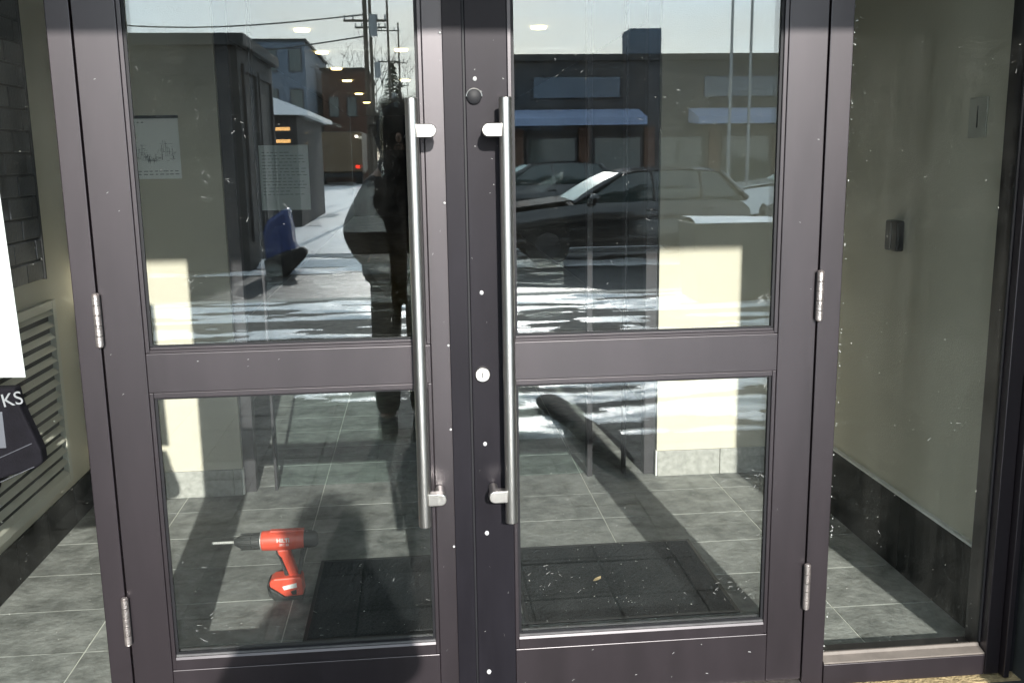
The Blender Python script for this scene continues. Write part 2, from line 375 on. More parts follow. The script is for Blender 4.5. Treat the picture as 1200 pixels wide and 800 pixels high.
# ceiling / inner portal
pf = thing('inner_door_frame', 'dark inner doorway with two clear glass doors at the back of the vestibule', 'doorway', (.13, YW+.05, 0))
def ib(name, x0, x1, z0, z1, y0=YW+.03, y1=YW+.09, m='bronze_in'): return MB().box(x0, x1, y0, y1, z0, z1).build(name, M[m], pf, bevel=.002)
ib('jamb', OL+.001, OL+.055, .002, 2.2); ib('jamb', OR_-.055, OR_-.001, .002, 2.2)
ib('header', OL+.001, OR_-.001, 2.202, 2.32)
ib('mullion', -.702, -.690, .002, 2.2); ib('mullion', .94, .952, .002, 2.2)
ib('door_post', .765, .79, .002, 2.2)
MB().box(-.688, .115, YW+.058, YW+.060, .012, 2.19).build('glass_pane', M['glass_c'], pf)
MB().box(.14, .763, YW+.058, YW+.060, .012, 2.19).build('glass_pane', M['glass_c'], pf)
# corridor beyond
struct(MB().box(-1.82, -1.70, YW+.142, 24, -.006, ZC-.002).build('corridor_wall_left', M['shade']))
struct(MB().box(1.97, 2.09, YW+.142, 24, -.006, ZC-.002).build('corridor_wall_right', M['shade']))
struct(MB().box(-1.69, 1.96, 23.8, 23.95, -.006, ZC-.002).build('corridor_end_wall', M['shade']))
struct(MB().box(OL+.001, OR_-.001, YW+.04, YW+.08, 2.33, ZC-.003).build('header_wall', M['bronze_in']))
lp = tag(MB().tube([(0, 0, 0), (0, 0, .02)], [.065, .07], 24).build('ceiling_light', M['lamp'], loc=(0, 0, 0)),
         'round warm ceiling light', 'ceiling light', 'ceiling lights down the corridor')
names = ['nearest', 'second', 'third', 'fourth', 'fifth', 'sixth']
k = 0
for x, ys, side in ((-.95, (6.38, 8.2, 10.1, 12.0, 14.9, 17.6), 'left'), (-.12, (8.0, 12.0), 'middle'), (1.1, (6.25, 10.1, 14.9), 'right')):
    for i, y in enumerate(ys):
        o = lp if k == 0 else inst(lp, (0, 0, 0)); k += 1
        o.location = (x, y, ZC-.022)
        o['label'] = f'{names[i]} round warm ceiling light in the {side} row of the dark corridor'
# switch on the right wall
sw = thing('wall_switch', 'small black card reader box on the beige wall behind the right sidelite', 'switch', (XR, .84, 1.21))
MB().box(XR-.030, XR-.0005, .795, .885, 1.157, 1.265).build('switch_box', M['black'], sw, bevel=.006)
MB().box(XR-.032, XR-.0305, .835, .842, 1.165, 1.257).build('reader_slot', M['tag'], sw)
wp = thing('wall_plate', 'small faint grey cover plate high on the right vestibule wall above the card reader', 'plate', (XR, .38, 1.55))
MB().box(XR-.006, XR-.0005, .335, .43, 1.545, 1.665).build('cover_plate', M['plate'], wp, bevel=.002)
MB().box(XR-.0075, XR-.0062, .379, .384, 1.575, 1.64).build('cover_slot', M['black'], wp)
# wall notice
def sheet(name, label, cat, x0, x1, z0, z1, y, lines, sketch=False, pm='paper'):
    t = thing(name, label, cat, ((x0+x1)/2, y, z0))
    MB().box(x0, x1, y-.0012, y, z0, z1).build('sheet', M[pm], t)
    p = MB()
    rnd = random.Random(len(label))
    for zl, frac, hh in lines:
        x = x0+.012
        while x < x0+(x1-x0)*frac:
            wd = rnd.uniform(.006, .024); 
            p.add([(x, y-.0017, zl), (min(x+wd, x1-.01), y-.0017, zl), (min(x+wd, x1-.01), y-.0017, zl+hh), (x, y-.0017, zl+hh)], [(0, 1, 2, 3)]); x += wd+rnd.uniform(.004, .01)
    if sketch:
        for i in range(150):
            x = rnd.uniform(x0+.012, x1-.025); base = z0+.075; top = z0+.11+.03*math.sin((x-x0)*60)+rnd.uniform(-.02, .03)+(.03 if x > x1-.07 else 0)
            if rnd.random() < .5: a, b, c, d = x, x+.0010, rnd.uniform(base, top-.01), rnd.uniform(base+.02, top)
            else: a, b = x, x+rnd.uniform(.005, .02); c = rnd.uniform(base, top); d = c+.0010
            p.add([(a, y-.0017, c), (b, y-.0017, c), (b, y-.0017, d), (a, y-.0017, d)], [(0, 1, 2, 3)])
    p.build('print', M['ink'], t, kind='stuff')
    return t
n1 = sheet('wall_notice', 'pale printed notice with a skyline sketch hanging from a dark strip on the beige wall', 'notice', -1.205, -1.006, 1.437, 1.69, YW-.004,
           [(1.672, .3, .004), (1.455, .95, .003), (1.468, .95, .003)], True)
MB().box(-1.207, -1.004, YW-.010, YW-.001, 1.690, 1.702).build('hanger_strip', M['black'], n1)
n2 = sheet('taped_letter', 'pale typed letter taped to the inner glass door in the dark corridor opening', 'letter', -.686, -.473, 1.291, 1.573, YW+.057,
           [(1.54-i*.014, .9 if i % 4 else .6, .003) for i in range(14)], False, 'letter')
# ------------------------------------------------------------------ cordless drill
dr = thing('cordless_drill', 'red cordless drill with a long bit standing on its battery on the slate floor', 'drill', (-.49, .75, 0))
dy = .75
def lathe_x(mb, prof, cy, cz, n=20, sy=1.0, sz=1.0):
    vs = []; fs = []
    for x, r in prof:
        for k in range(n): vs.append((x, cy+r*sy*math.cos(2*math.pi*k/n), cz+r*sz*math.sin(2*math.pi*k/n)))
    for i in range(len(prof)-1):
        for k in range(n): fs.append((i*n+k, i*n+(k+1) % n, (i+1)*n+(k+1) % n, (i+1)*n+k))
    fs.append(tuple(range(n))); fs.append(tuple((len(prof)-1)*n+k for k in range(n)))
    mb.add(vs, fs); return mb
zc = .211
lathe_x(MB(), [(-.578, .031), (-.575, .034), (-.53, .036), (-.47, .035), (-.435, .031), (-.432, .029)], dy, zc, 24, .95).build('motor_housing', M['red'], dr, smooth=True)
lathe_x(MB(), [(-.4315, .030), (-.415, .031), (-.395, .028), (-.385, .018), (-.383, .004)], dy, zc-.001, 24).build('rear_cap', M['grey'], dr, smooth=True)
g = MB(); lathe_x(g, [(-.672, .006), (-.668, .013), (-.655, .020), (-.630, .026), (-.612, .0275), (-.611, .0245), (-.606, .0245), (-.605, .0285), (-.585, .0285), (-.580, .026)], dy, zc, 20)
for a in range(12):
    th = a*math.pi/6; g.box(-.648, -.584, dy+.0275*math.cos(th)-.0015, dy+.0275*math.cos(th)+.0015, zc+.0275*math.sin(th)-.0015, zc+.0275*math.sin(th)+.0015)
ck = g.build('chuck', M['grey'], dr, smooth=True)
lathe_x(MB(), [(-.5805, .0295), (-.5785, .0295)], dy, zc, 20).build('chuck_ring', M['bit'], ck)
g = MB(); n = 60
for s_ in (0, math.pi):
    vs = []
    for i in range(n+1):
        x = -.672-.075*i/n; th = i/n*5*2*math.pi+s_
        vs += [(x, dy+.0049*math.cos(th), zc+.0049*math.sin(th)), (x, dy+.0049*math.cos(th+1.3), zc+.0049*math.sin(th+1.3)), (x, dy, zc)]
    fs = []
    for i in range(n):
        for q in range(3): fs.append((i*3+q, i*3+(q+1) % 3, (i+1)*3+(q+1) % 3, (i+1)*3+q))
    g.add(vs, fs)
g.build('drill_bit', M['bit'], dr)
MB().prism([(-.527, .180), (-.485, .182), (-.458, .085), (-.452, .068), (-.488, .066), (-.490, .085), (-.502, .120), (-.512, .150), (-.520, .160)], 'y', dy-.017, dy+.017).build('handle', M['red'], dr, bevel=.006)
MB().prism([(-.505, .118), (-.517, .150), (-.524, .158), (-.513, .122), (-.505, .085), (-.492, .072), (-.4895, .085)], 'y', dy-.013, dy+.013).build('grip_rubber', M['grey'], dr, bevel=.003)
MB().prism([(-.532, .178), (-.521, .178), (-.514, .152), (-.524, .150), (-.530, .162)], 'y', dy-.008, dy+.008).build('trigger', M['grey'], dr, bevel=.003)
MB().prism([(-.447, .172), (-.436, .176), (-.440, .12), (-.452, .075), (-.462, .08)], 'y', dy-.010, dy+.010).build('rear_strap', M['grey'], dr, bevel=.003)
bt = MB().prism([(-.556, .072), (-.540, .082), (-.452, .086), (-.444, .075), (-.441, .022), (-.443, .016), (-.505, .014), (-.530, .034), (-.556, .052)], 'y', dy-.034, dy+.034).build('battery', M['red'], dr, bevel=.006)
MB().prism([(-.566, .060), (-.557, .074), (-.557, .050), (-.531, .033), (-.506, .0135), (-.442, .0155), (-.442, .001), (-.54, .001), (-.560, .02)], 'y', dy-.036, dy+.036).build('battery_base', M['grey'], bt, bevel=.004)
MB().prism([(-.485, .034), (-.464, .040), (-.464, .022), (-.478, .022)], 'y', dy-.0362, dy-.0335).build('battery_latch', M['grey'], bt)
MB().prism([(-.512, .053), (-.463, .064), (-.462, .048), (-.506, .040)], 'y', dy-.0355, dy-.0335).build('battery_label', M['white'], bt)
text('lettering', 'HILTI', .020, M['white'], dr, (-.500, dy-.0355, .222), (R(90), 0, 0), .0006, .95, .0006)
text('lettering', 'SFC 22', .011, M['white'], dr, (-.497, dy-.0350, .206), (R(90), 0, 0), .0006)
MB().box(-.548, -.43, dy-.012, dy+.012, .243, .249).build('top_ridge', M['red'], dr, bevel=.003)
# ------------------------------------------------------------------ mats
def floor_mat(name, label, x0, x1, y0, y1):
    t = thing(name, label, 'mat', ((x0+x1)/2, (y0+y1)/2, 0))
    g = MB(); nx, ny = 40, 30; vs = []; fs = []
    rnd = random.Random(int(x0*100))
    for j in range(ny+1):
        for i in range(nx+1):
            u, v = i/nx, j/ny
            e = 0 if 0 < i < nx and 0 < j < ny else 1
            vs.append((x0+.012+(x1-x0-.024)*u+rnd.uniform(-1, 1)*.002*(1-e), y0+.012+(y1-y0-.024)*v, .006+(rnd.uniform(0, .0035) if not e else -.0015)))
    for j in range(ny):
        for i in range(nx): a = j*(nx+1)+i; fs.append((a, a+1, a+nx+2, a+nx+1))
    g.add(vs, fs).build('carpet_pile', M['matfibre'], t)
    e = MB(); e.box(x0, x1, y0, y0+.012, .0005, .006); e.box(x0, x1, y1-.012, y1, .0005, .006); e.box(x0, x0+.0118, y0+.0122, y1-.0122, .0005, .0058); e.box(x1-.0118, x1, y0+.0122, y1-.0122, .0005, .0058)
    e.box(x0+.012, x1-.012, y0+.0125, y1-.0125, .0005, .003)
    e.build('rubber_edge', M['matedge'], t)
floor_mat('door_mat', 'dark carpet mat on the floor behind the left door beside the drill', -.41, .02, .40, 1.035)
floor_mat('door_mat', 'dark speckled carpet mat on the floor behind the right door', .31, 1.03, .43, 1.06)
for nm, x, y, rz, lab in (('litter_scrap', .60, .73, .5, 'tiny pale leaf scrap lying on the mat behind the right door'), ('litter_scrap', -.50, .28, 1.1, 'curled strip of plastic film on the floor below the drill')):
    g = MB(); Ls = .035 if x > 0 else .11; vs = []
    for i in range(7):
        u = i/6; vs += [(x+Ls*(u-.5)*math.cos(rz)-.008*math.sin(math.pi*u)*math.sin(rz), y+Ls*(u-.5)*math.sin(rz)+.008*math.sin(math.pi*u), .009+.008*u*u), (x+Ls*(u-.5)*math.cos(rz), y+Ls*(u-.5)*math.sin(rz)-.006*math.sin(math.pi*u)-.001, .008)]
    g.add(vs, [(2*i, 2*i+1, 2*i+3, 2*i+2) for i in range(6)])
    tag(g.build(nm, M['paper'] if x < 0 else M['sand'], loc=(x, y, 0)), lab, 'litter')

g = MB(); rnd = random.Random(21)
for i in range(420):
    x = rnd.uniform(-1.4, 1.65); y = .08+1.7*rnd.random()**1.7
    if .3 < x < 1.04 and .42 < y < 1.07: zz = .010
    elif -.42 < x < .03 and .39 < y < 1.04: zz = .010
    else: zz = .0006
    if rnd.random() < .35: x = rnd.gauss(.7, .2); zz = .010 if (.42 < y < 1.07) else zz
    r = rnd.uniform(.0006, .0019)*(1.5 if rnd.random() < .1 else 1)
    g.add([(x-r, y-r*.6, zz), (x+r, y-r, zz), (x+r*.7, y+r, zz), (x-r, y+r*.8, zz), (x, y, zz+r*1.1)], [(0, 1, 4), (1, 2, 4), (2, 3, 4), (3, 0, 4), (0, 3, 2, 1)])
o = g.build('salt_grit', M['salt']); o['kind'] = 'stuff'
# ------------------------------------------------------------------ storefront frame and doors
ZT = 2.18                                  # underside of head
sf = thing('storefront_frame', 'dark bronze aluminium entrance frame with two glass sidelites around the doors', 'door frame', (.13, .05, 0))
def fr(name, x0, x1, z0, z1, y0=0.0, y1=.11, m='bronze', par=None, bv=.0025): return MB().box(x0, x1, y0, y1, z0, z1).build(name, M[m], par or sf, bevel=bv)
fr('jamb', -.868, -.811, -.02, ZT); fr('jamb', 1.069, 1.132, -.02, ZT)
fr('head', -1.56, 1.69, ZT+.001, ZT+.09)
fr('jamb', -1.56, -1.47, -.02, ZT)
# right outer jamb: stepped reveal
fr('jamb', 1.628, 1.672, -.02, ZT, -.005, .11); fr('trim_strip', 1.673, 1.690, -.02, ZT, -.03, .05, 'bronze'); fr('jamb_return', 1.691, 1.722, -.02, ZT, .002, .11, 'rubber')
# sidelite sills (sloped) and glass
for x0, x1 in ((1.133, 1.627), (-1.469, -.869)):
    MB().box(x0, x1, -.004, .11, -.02, .044).build('sill', M['bronze'], sf, bevel=.002)
    MB().prism([(-.002, .0445), (.0385, .0445), (.0385, .064), (.032, .064), (.028, .056), (-.002, .049)], 'x', x0+.001, x1-.001).build('sill_ledge', M['sill'], sf, bevel=.001)
    fr('glass_pane', x0, x1, .066, ZT-.001, .034, .0344, 'glass_s', bv=0)
    fr('gasket', x0, x0+.006, .07, ZT-.003, .024, .033, 'rubber', bv=0); fr('gasket', x1-.006, x1, .07, ZT-.003, .024, .033, 'rubber', bv=0)
    fr('transom_bead', x0, x1, ZT-.02, ZT-.001, .024, .033, 'rubber', bv=0)
fr('threshold', -.81, 1.068, -.03, -.008, -.02, .12, 'hinge')
# sealant crumbs along the right jamb
g = MB(); rnd = random.Random(3)
for i in range(75):
    z = rnd.uniform(.05, 1.9) if i > 24 else rnd.choice((1.0, .9, 1.62, 1.7, 1.78, 1.85, 1.25, .75, .45))+rnd.uniform(-.03, .03)
    r = rnd.uniform(.0006, .0021)
    g.ell((1.134+rnd.uniform(-.002, .006), -.0005+rnd.uniform(-.001, .002), z), (r, .002, r*rnd.uniform(.5, 1.6)), 6, 4)
g.build('sealant_crumbs', M['salt'], sf, kind='stuff')
def hinge(par, x, z):
    h = MB()
    for i in range(5):
        a = z-.065+i*.026; h.tube([(x, -.012, a+.0008), (x, -.012, a+.0252)], .0092, 14)
    h.ell((x, -.012, z+.066), (.0085, .0085, .004), 10, 6); h.ell((x, -.012, z-.066), (.0085, .0085, .004), 10, 6)
    hh = h.build('hinge', M['hinge'], par, smooth=True)
    MB().box(x-.010, x+.010, -.0115, -.003, z-.064, z+.064).build('hinge_leaf', M['rubber'], hh)
def pull(par, x, xm):
    p = MB().tube([(x, -.072, .556), (x, -.072, .5575), (x, -.072, 1.651), (x, -.072, 1.6525)], [.0145, .016, .016, .0145], 24).build('pull_handle', M['steel'], par, smooth=True)
    for z in (1.574, .632):
        b = MB(); s_ = 1 if xm > x else -1
        n = 16; r_ = .0165
        poly = [(x+s_*.010, z+r_)]+[(xm+s_*r_*math.sin(math.pi*i/n), z+r_*math.cos(math.pi*i/n)) for i in range(n+1)]+[(x+s_*.010, z-r_)]
        b.prism(poly, 'y', -.086, -.060)
        b.tube([(xm, -.058, z), (xm, -.001, z)], .0125, 16)
        b.build('bracket', M['steel'], p, bevel=.002, smooth=True)
def door(label, xa, xb, ga, gb, hx):
    d = thing('glass_door', label, 'door', (hx, .02, 0))
    y0, y1 = .002, .047
    def b(name, x0, x1, z0, z1, ya=y0, yb=y1, m='bronze', bv=.002): return MB().box(x0, x1, ya, yb, z0, z1).build(name, M[m], d, bevel=bv)
    b('stile', xa, ga-.012, .002, 2.165, m='bronze' if xa < 0 else 'bronze_dark'); b('stile', gb+.012, xb, .002, 2.165)
    b('bottom_rail', ga-.0115, gb+.0115, .002, .150); b('mid_rail', ga-.0115, gb+.0115, .925, 1.028); b('top_rail', ga-.0115, gb+.0115, 2.06, 2.165)
    for z0, z1 in ((.192, .910), (1.043, 2.045)):
        # glazing beads (a little lower than the stiles) then black gasket
        bz = .150 if z0 < .5 else 1.0285; tz = .9245 if z0 < .5 else 2.0595
        b('glazing_bead', ga-.0115, ga-.001, bz+.0005, tz-.0005, .005, .045, 'bronze', .0015); b('glazing_bead', gb+.001, gb+.0115, bz+.0005, tz-.0005, .005, .045, 'bronze', .0015)
        zl_ = z0-.007
        MB().prism([(.004, bz+.0006), (.045, bz+.0006), (.045, zl_), (.0075, zl_), (.004, zl_-.006)], 'x', ga-.0008, gb+.0008).build('glazing_bead', M['bronze'], d)
        b('bead_lip', ga-.0006, gb+.0006, zl_+.0004, z0-.0008, .009, .045, 'spacer' if z0 < .5 else 'bronze', .001)
        b('glazing_bead', ga-.0008, gb+.0008, z1, tz-.0006, .006, .045, 'bronze', .001)
        b('gasket', ga-.0007, ga+.006, z0+.001, z1-.001, .012, .018, 'rubber', 0); b('gasket', gb-.006, gb+.0007, z0+.001, z1-.001, .012, .018, 'rubber', 0)
        b('gasket', ga+.0062, gb-.0062, z0-.0005, z0+.005, .0125, .0175, 'rubber', 0); b('gasket', ga+.0062, gb-.0062, z1-.005, z1+.0005, .0125, .0175, 'rubber', 0)
        b('glass_pane', ga-.0005, gb+.0005, z0-.001, z1+.001, .0190, .0194, 'glass_o', 0)
        pi = b('glass_pane', ga-.0005, gb+.0005, z0-.001, z1+.001, .0368, .0372, 'glass_i', 0)
    return d
dl = door('left glass door leaf, hinged on the left, with the long pull handle on its right edge', -.807, .120, -.693, .010, -.807)
drt = door('right glass door leaf with two lock cylinders on its left edge and hinges on its right', .128, 1.065, .246, .949, 1.065)
MB().box(.0725, .1215, -.006, .0015, .004, 2.163).build('astragal', M['bronze_dark'], dl, bevel=.0015)
MB().box(.1222, .1272, -.001, .03, .004, 2.163).build('edge_seal', M['rubber'], dl)
hinge(dl, -.809, 1.12); hinge(dl, -.809, .307); hinge(dl, -.809, 2.06)
hinge(drt, 1.067, 1.13); hinge(drt, 1.067, .295); hinge(drt, 1.067, 2.06)
pull(dl, -.008, .034); pull(drt, .221, .178)
lk = MB().tube([(.156, .004, .945), (.156, -.006, .945), (.156, -.008, .945)], [.020, .020, .018], 28).build('lock_cylinder', M['steel'], drt, smooth=True)
MB().box(.1545, .1575, -.0088, -.0078, .936, .951).build('keyway', M['black'], lk)
l2 = MB().tube([(.149, .004, 1.658), (.149, -.005, 1.658), (.149, -.0065, 1.658)], [.0185, .0185, .0165], 28).build('lock_cylinder', M['rubber'], drt, smooth=True)
MB().tube([(.149+.0195*math.cos(a), -.004, 1.658+.0195*math.sin(a)) for a in [math.pi*i/14*1.0 for i in range(15)]], .0016, 8).build('lock_ring', M['steel'], l2, smooth=True)
for x, z, r in ((.152, 1.701, .0055), (.158, 1.162, .0055), (.159, .753, .0055), (.159, .500, .006), (.157, .088, .0065)):
    MB().ell((x, .001, z), (r, .005, r*1.1), 10, 8).build('hole_plug', M['plug'], drt, smooth=True)
for z in (1.812, 1.395, 1.025, .797, .466):
    MB().ell((.068, .001, z), (.0034, .004, .0034), 8, 6).build('screw_head', M['plug'], dl, smooth=True)
# scratches and dried specks on the glass, chips on the paint
def scratches(par, n, x0, x1, z0, z1, y, seed, cl):
    rnd = random.Random(seed); g = MB()
    def stroke(x, z, a, l, wd):
        dx, dz = math.cos(a)*l/2, math.sin(a)*l/2; nx, nz_ = -math.sin(a)*wd/2, math.cos(a)*wd/2
        g.add([(x-dx-nx, y, z-dz-nz_), (x+dx-nx*.4, y, z+dz-nz_*.4), (x+dx+nx*.4, y, z+dz+nz_*.4), (x-dx+nx, y, z-dz+nz_)], [(0, 1, 2, 3)])
    for cx, cz, m_, sp in cl:
        for i in range(m_): stroke(rnd.gauss(cx, sp), rnd.gauss(cz, sp*.7), rnd.uniform(-1.2, 1.2), rnd.uniform(.003, .014), rnd.uniform(.0004, .0009))
    for i in range(n):
        x, z = rnd.uniform(x0, x1), rnd.uniform(z0, z1)
        if rnd.random() < .35: stroke(x, z, rnd.uniform(-1.5, 1.5), rnd.uniform(.004, .018), rnd.uniform(.0004, .0008))
        else: r = rnd.uniform(.0004, .0010); g.add([(x+r*math.cos(q*1.257), y, z+r*math.sin(q*1.257)) for q in range(5)], [(0, 1, 2, 3, 4)])
    g.build('scratch_marks', M['salt'], par, kind='stuff')
scratches(dl, 30, -.68, 0, 1.06, 1.95, .0186, 1, [(-.53, 1.63, 6, .03), (-.52, 1.46, 6, .025), (-.58, 1.21, 9, .02), (-.40, 1.6, 4, .03)])
scratches(dl, 26, -.68, 0, .2, .9, .0186, 2, [(-.62, .26, 10, .03), (-.35, .25, 6, .03)])
scratches(drt, 30, .26, .94, 1.06, 1.95, .0186, 3, [(.37, 1.72, 5, .05), (.60, 1.66, 4, .04), (.92, 1.12, 20, .012), (.75, 1.6, 4, .03)])
scratches(drt, 40, .26, .94, .2, .9, .0186, 4, [(.35, .33, 12, .04), (.93, .62, 12, .02), (.93, .88, 12, .012), (.80, .3, 8, .04), (.87, .27, 8, .03)])
scratches(sf, 16, 1.15, 1.61, .1, 1.95, .0334, 5, [(1.5, .75, 6, .06)])
def chips(par, pts):
    g = MB(); rnd = random.Random(11)
    for x, z, l, a in pts:
        wd = rnd.uniform(.0003, .0008); dx, dz = math.cos(a)*l/2, math.sin(a)*l/2
        g.add([(x-dx, .0014, z-dz-wd), (x+dx, .0014, z+dz-wd), (x+dx, .0014, z+dz+wd), (x-dx, .0014, z-dz+wd)], [(0, 1, 2, 3)])
    g.build('paint_chips', M['salt'], par, kind='stuff')
rnd = random.Random(5)
chips(drt, [(rnd.uniform(.25, .95), rnd.uniform(.02, .14), rnd.uniform(.003, .008), rnd.uniform(-.4, .8)) for i in range(9)]+[(rnd.uniform(.135, .23), rnd.uniform(.1, 1.8), rnd.uniform(.002, .008), rnd.uniform(-1.5, 1.5)) for i in range(22)]+[(rnd.uniform(.97, 1.05), rnd.uniform(.05, 1.8), rnd.uniform(.002, .005), rnd.uniform(-1.5, 1.5)) for i in range(5)])
chips(dl, [(rnd.uniform(-.79, -.71), rnd.uniform(.1, 1.8), rnd.uniform(.002, .006), rnd.uniform(-1.5, 1.5)) for i in range(5)]+[(rnd.uniform(-.69, 0), rnd.uniform(.93, 1.02), rnd.uniform(.002, .004), rnd.uniform(-1, 1)) for i in range(5)]+[(rnd.uniform(.025, .068), rnd.uniform(.1, 1.8), rnd.uniform(.002, .008), rnd.uniform(1.2, 1.7)) for i in range(16)])
# ------------------------------------------------------------------ things on the left sidelite
po = tag(MB().prism([(-1.46, .985), (-1.014, .972), (-1.032, 1.62), (-1.46, 1.62)], 'y', .0305, .033).build('white_poster', M['poster'], bevel=.001, loc=(-1.2, .03, 1)), 'blank white poster taped flat to the left sidelite glass', 'poster')
bp_ = [(-1.46, .955), (-1.005, .955), (-.995, .90), (-.958, .79), (-.957, .755), (-.975, .742), (-1.075, .715), (-1.08, .69), (-1.10, .645), (-1.13, .62), (-1.46, .60)]
bp_ = [(a-.022, b) for a, b in bp_]
qb = thing('quilted_bag', 'black quilted bag with pale letters hanging below the white poster at left', 'bag', (-1.25, .03, .6))
MB().prism(bp_, 'y', -.012, .030).build('bag_body', M['quilt'], qb, bevel=.006)
sg = MB()
for i in range(7):
    z = .60+i*.062; xe = -1.0 if z+.12 > .78 else -1.09
    x_0 = -1.44; x_1 = min(xe, -1.44+(.93-z)/.42) if z < .93 else -1.44
    sg.tube([(x_0, -.0122, z-.10), (x_1, -.0122, min(.925, z-.10+(x_1-x_0)*.42))], .0010, 6)
sg.build('seam', M['tag'], qb)
MB().box(-1.40, -1.062, -.0155, -.0123, .80, .895).build('pocket_tag', M['tag'], qb, bevel=.003)
text('lettering', 'KS', .048, M['lampgrey'], qb, (-1.035, -.0135, .925), (R(90), R(-9), 0), .0008)

# ------------------------------------------------------------------ our building outside: facade, canopy, reveals
fw_ = struct(MB().box(1.735, 6, -.10, .12, -.03, 4.5).build('facade_wall_right', M['facade']))
struct(MB().box(-6, -1.60, -.10, .12, -.03, 4.5).build('facade_wall_left', M['facade']))
struct(MB().box(-1.598, 1.733, 0, .12, ZT+.092, 4.5).build('facade_wall_above', M['facade']))
struct(MB().box(1.735, 2.15, -1.45, -.102, -.03, 2.738).build('entrance_pier_right', M['pier']))
struct(MB().box(-2.05, -1.60, -2.30, -.102, -.03, 2.738).build('entrance_pier_left', M['facade']))
cz = 2.74; cl_ = (cz-1.815)/math.tan(SUN_EL)*math.cos(SUN_AZ)
struct(MB().box(-7, 7, -cl_, -.002, cz, cz+.35).build('canopy', M['soffit']))
# ------------------------------------------------------------------ street behind the photographer
gr = struct(MB().box(-400, 400, -900, .04, -.6, -.16).build('ground', M['conc']))
sd_ = struct(MB().box(-60, 60, -8.25, .058, -.158, -.0325).build('sidewalk', M['joint']))
pv = MB().box(.003, .297, .003, .297, -.05, 0).build('paver', M['paver'], sd_, bevel=.004, loc=(0, 0, 0)); fst = True
for i in range(-6, 7):
    for j in range(21):
        loc = (i*.30+.05, -.33-.30*j-.0, -.028+random.uniform(-.002, .002))
        if loc[0]+.3 > 1.73 and loc[1] > -1.8: continue
        if loc[0] < -1.6 and loc[1] > -1.8: continue
        if fst: pv.location = Vector(loc); fst = False
        else: inst(pv, loc, sd_)
MB().box(-1.6, 1.73, -.028, .03, -.05, -.031).build('mortar_strip', M['sand'], sd_)
MB().box(-60, 60, -8.25, -6.34, -.05, -.030).build('outer_paving', M['paver'], sd_)
kb = struct(MB().box(-60, 60, -8.45, -8.252, -.158, -.028).build('kerb', M['kerb'], bevel=.01))
rd = struct(MB().box(-60, 60, -11.95, -8.452, -.158, -.150).build('road', M['asph']))
def lumpy(name, x0, x1, y0, y1, zb, h, nx, ny, m, seed, thr=0.0, kind='stuff', fx=.35, fy=1.4):
    from mathutils import noise
    g = MB(); vs = []; fs = []; hs = []
    for j in range(ny+1):
        for i in range(nx+1):
            x = x0+(x1-x0)*i/nx; y = y0+(y1-y0)*j/ny
            n_ = noise.fractal(Vector((x*fx+seed, y*fy, seed)), 1.0, 2.1, 6)*.5+.5
            edge = min(1, min(j, ny-j)/2.0)
            hh = (n_-thr)*h*edge; hs.append(hh)
            vs.append((x, y, zb+max(hh, -.004)))
    for j in range(ny):
        for i in range(nx):
            a = j*(nx+1)+i; q = (a, a+1, a+nx+2, a+nx+1)
            if max(hs[t] for t in q) > 0: fs.append(q)
    g.add(vs, fs); o = g.build(name, m, smooth=True); o['kind'] = kind; return o
struct(MB().box(-70, 70, -400, -14.1, -.158, -.06).build('snowy_lot', M['snow']))
struct(MB().box(-70, 70, -14.098, -11.952, -.158, -.14).build('far_lane', M['asph']))
for i, (y0_, y1_, h, th) in enumerate(((-12.35, -11.85, .32, .38), (-13.4, -12.75, .26, .40), (-15.0, -14.2, .24, .40), (-17.6, -16.3, .30, .34))):
    lumpy('snow_ridge', -24, 24, y0_, y1_, -.14, h, 260, 10, M['snow'], 3.1*i+1, th)
lumpy('slush', -3, 5, -6.6, -4.2, -.028, .05, 160, 90, M['slush'], 5.0, .53, fx=1.0, fy=4.2)
lumpy('slush', -4, 5, -8.2, -6.9, -.028, .08, 160, 50, M['slush'], 8.0, .46, fx=1.0, fy=4.2)
lumpy('slush', .15, 2.6, -4.3, -2.6, -.028, .07, 140, 110, M['slush'], 15.0, .43, fx=1.0, fy=4.2)
lumpy('slush', -1.2, 0, -4.3, -3.6, -.028, .05, 60, 50, M['slush'], 25.0, .55, fx=1.0, fy=4.2)
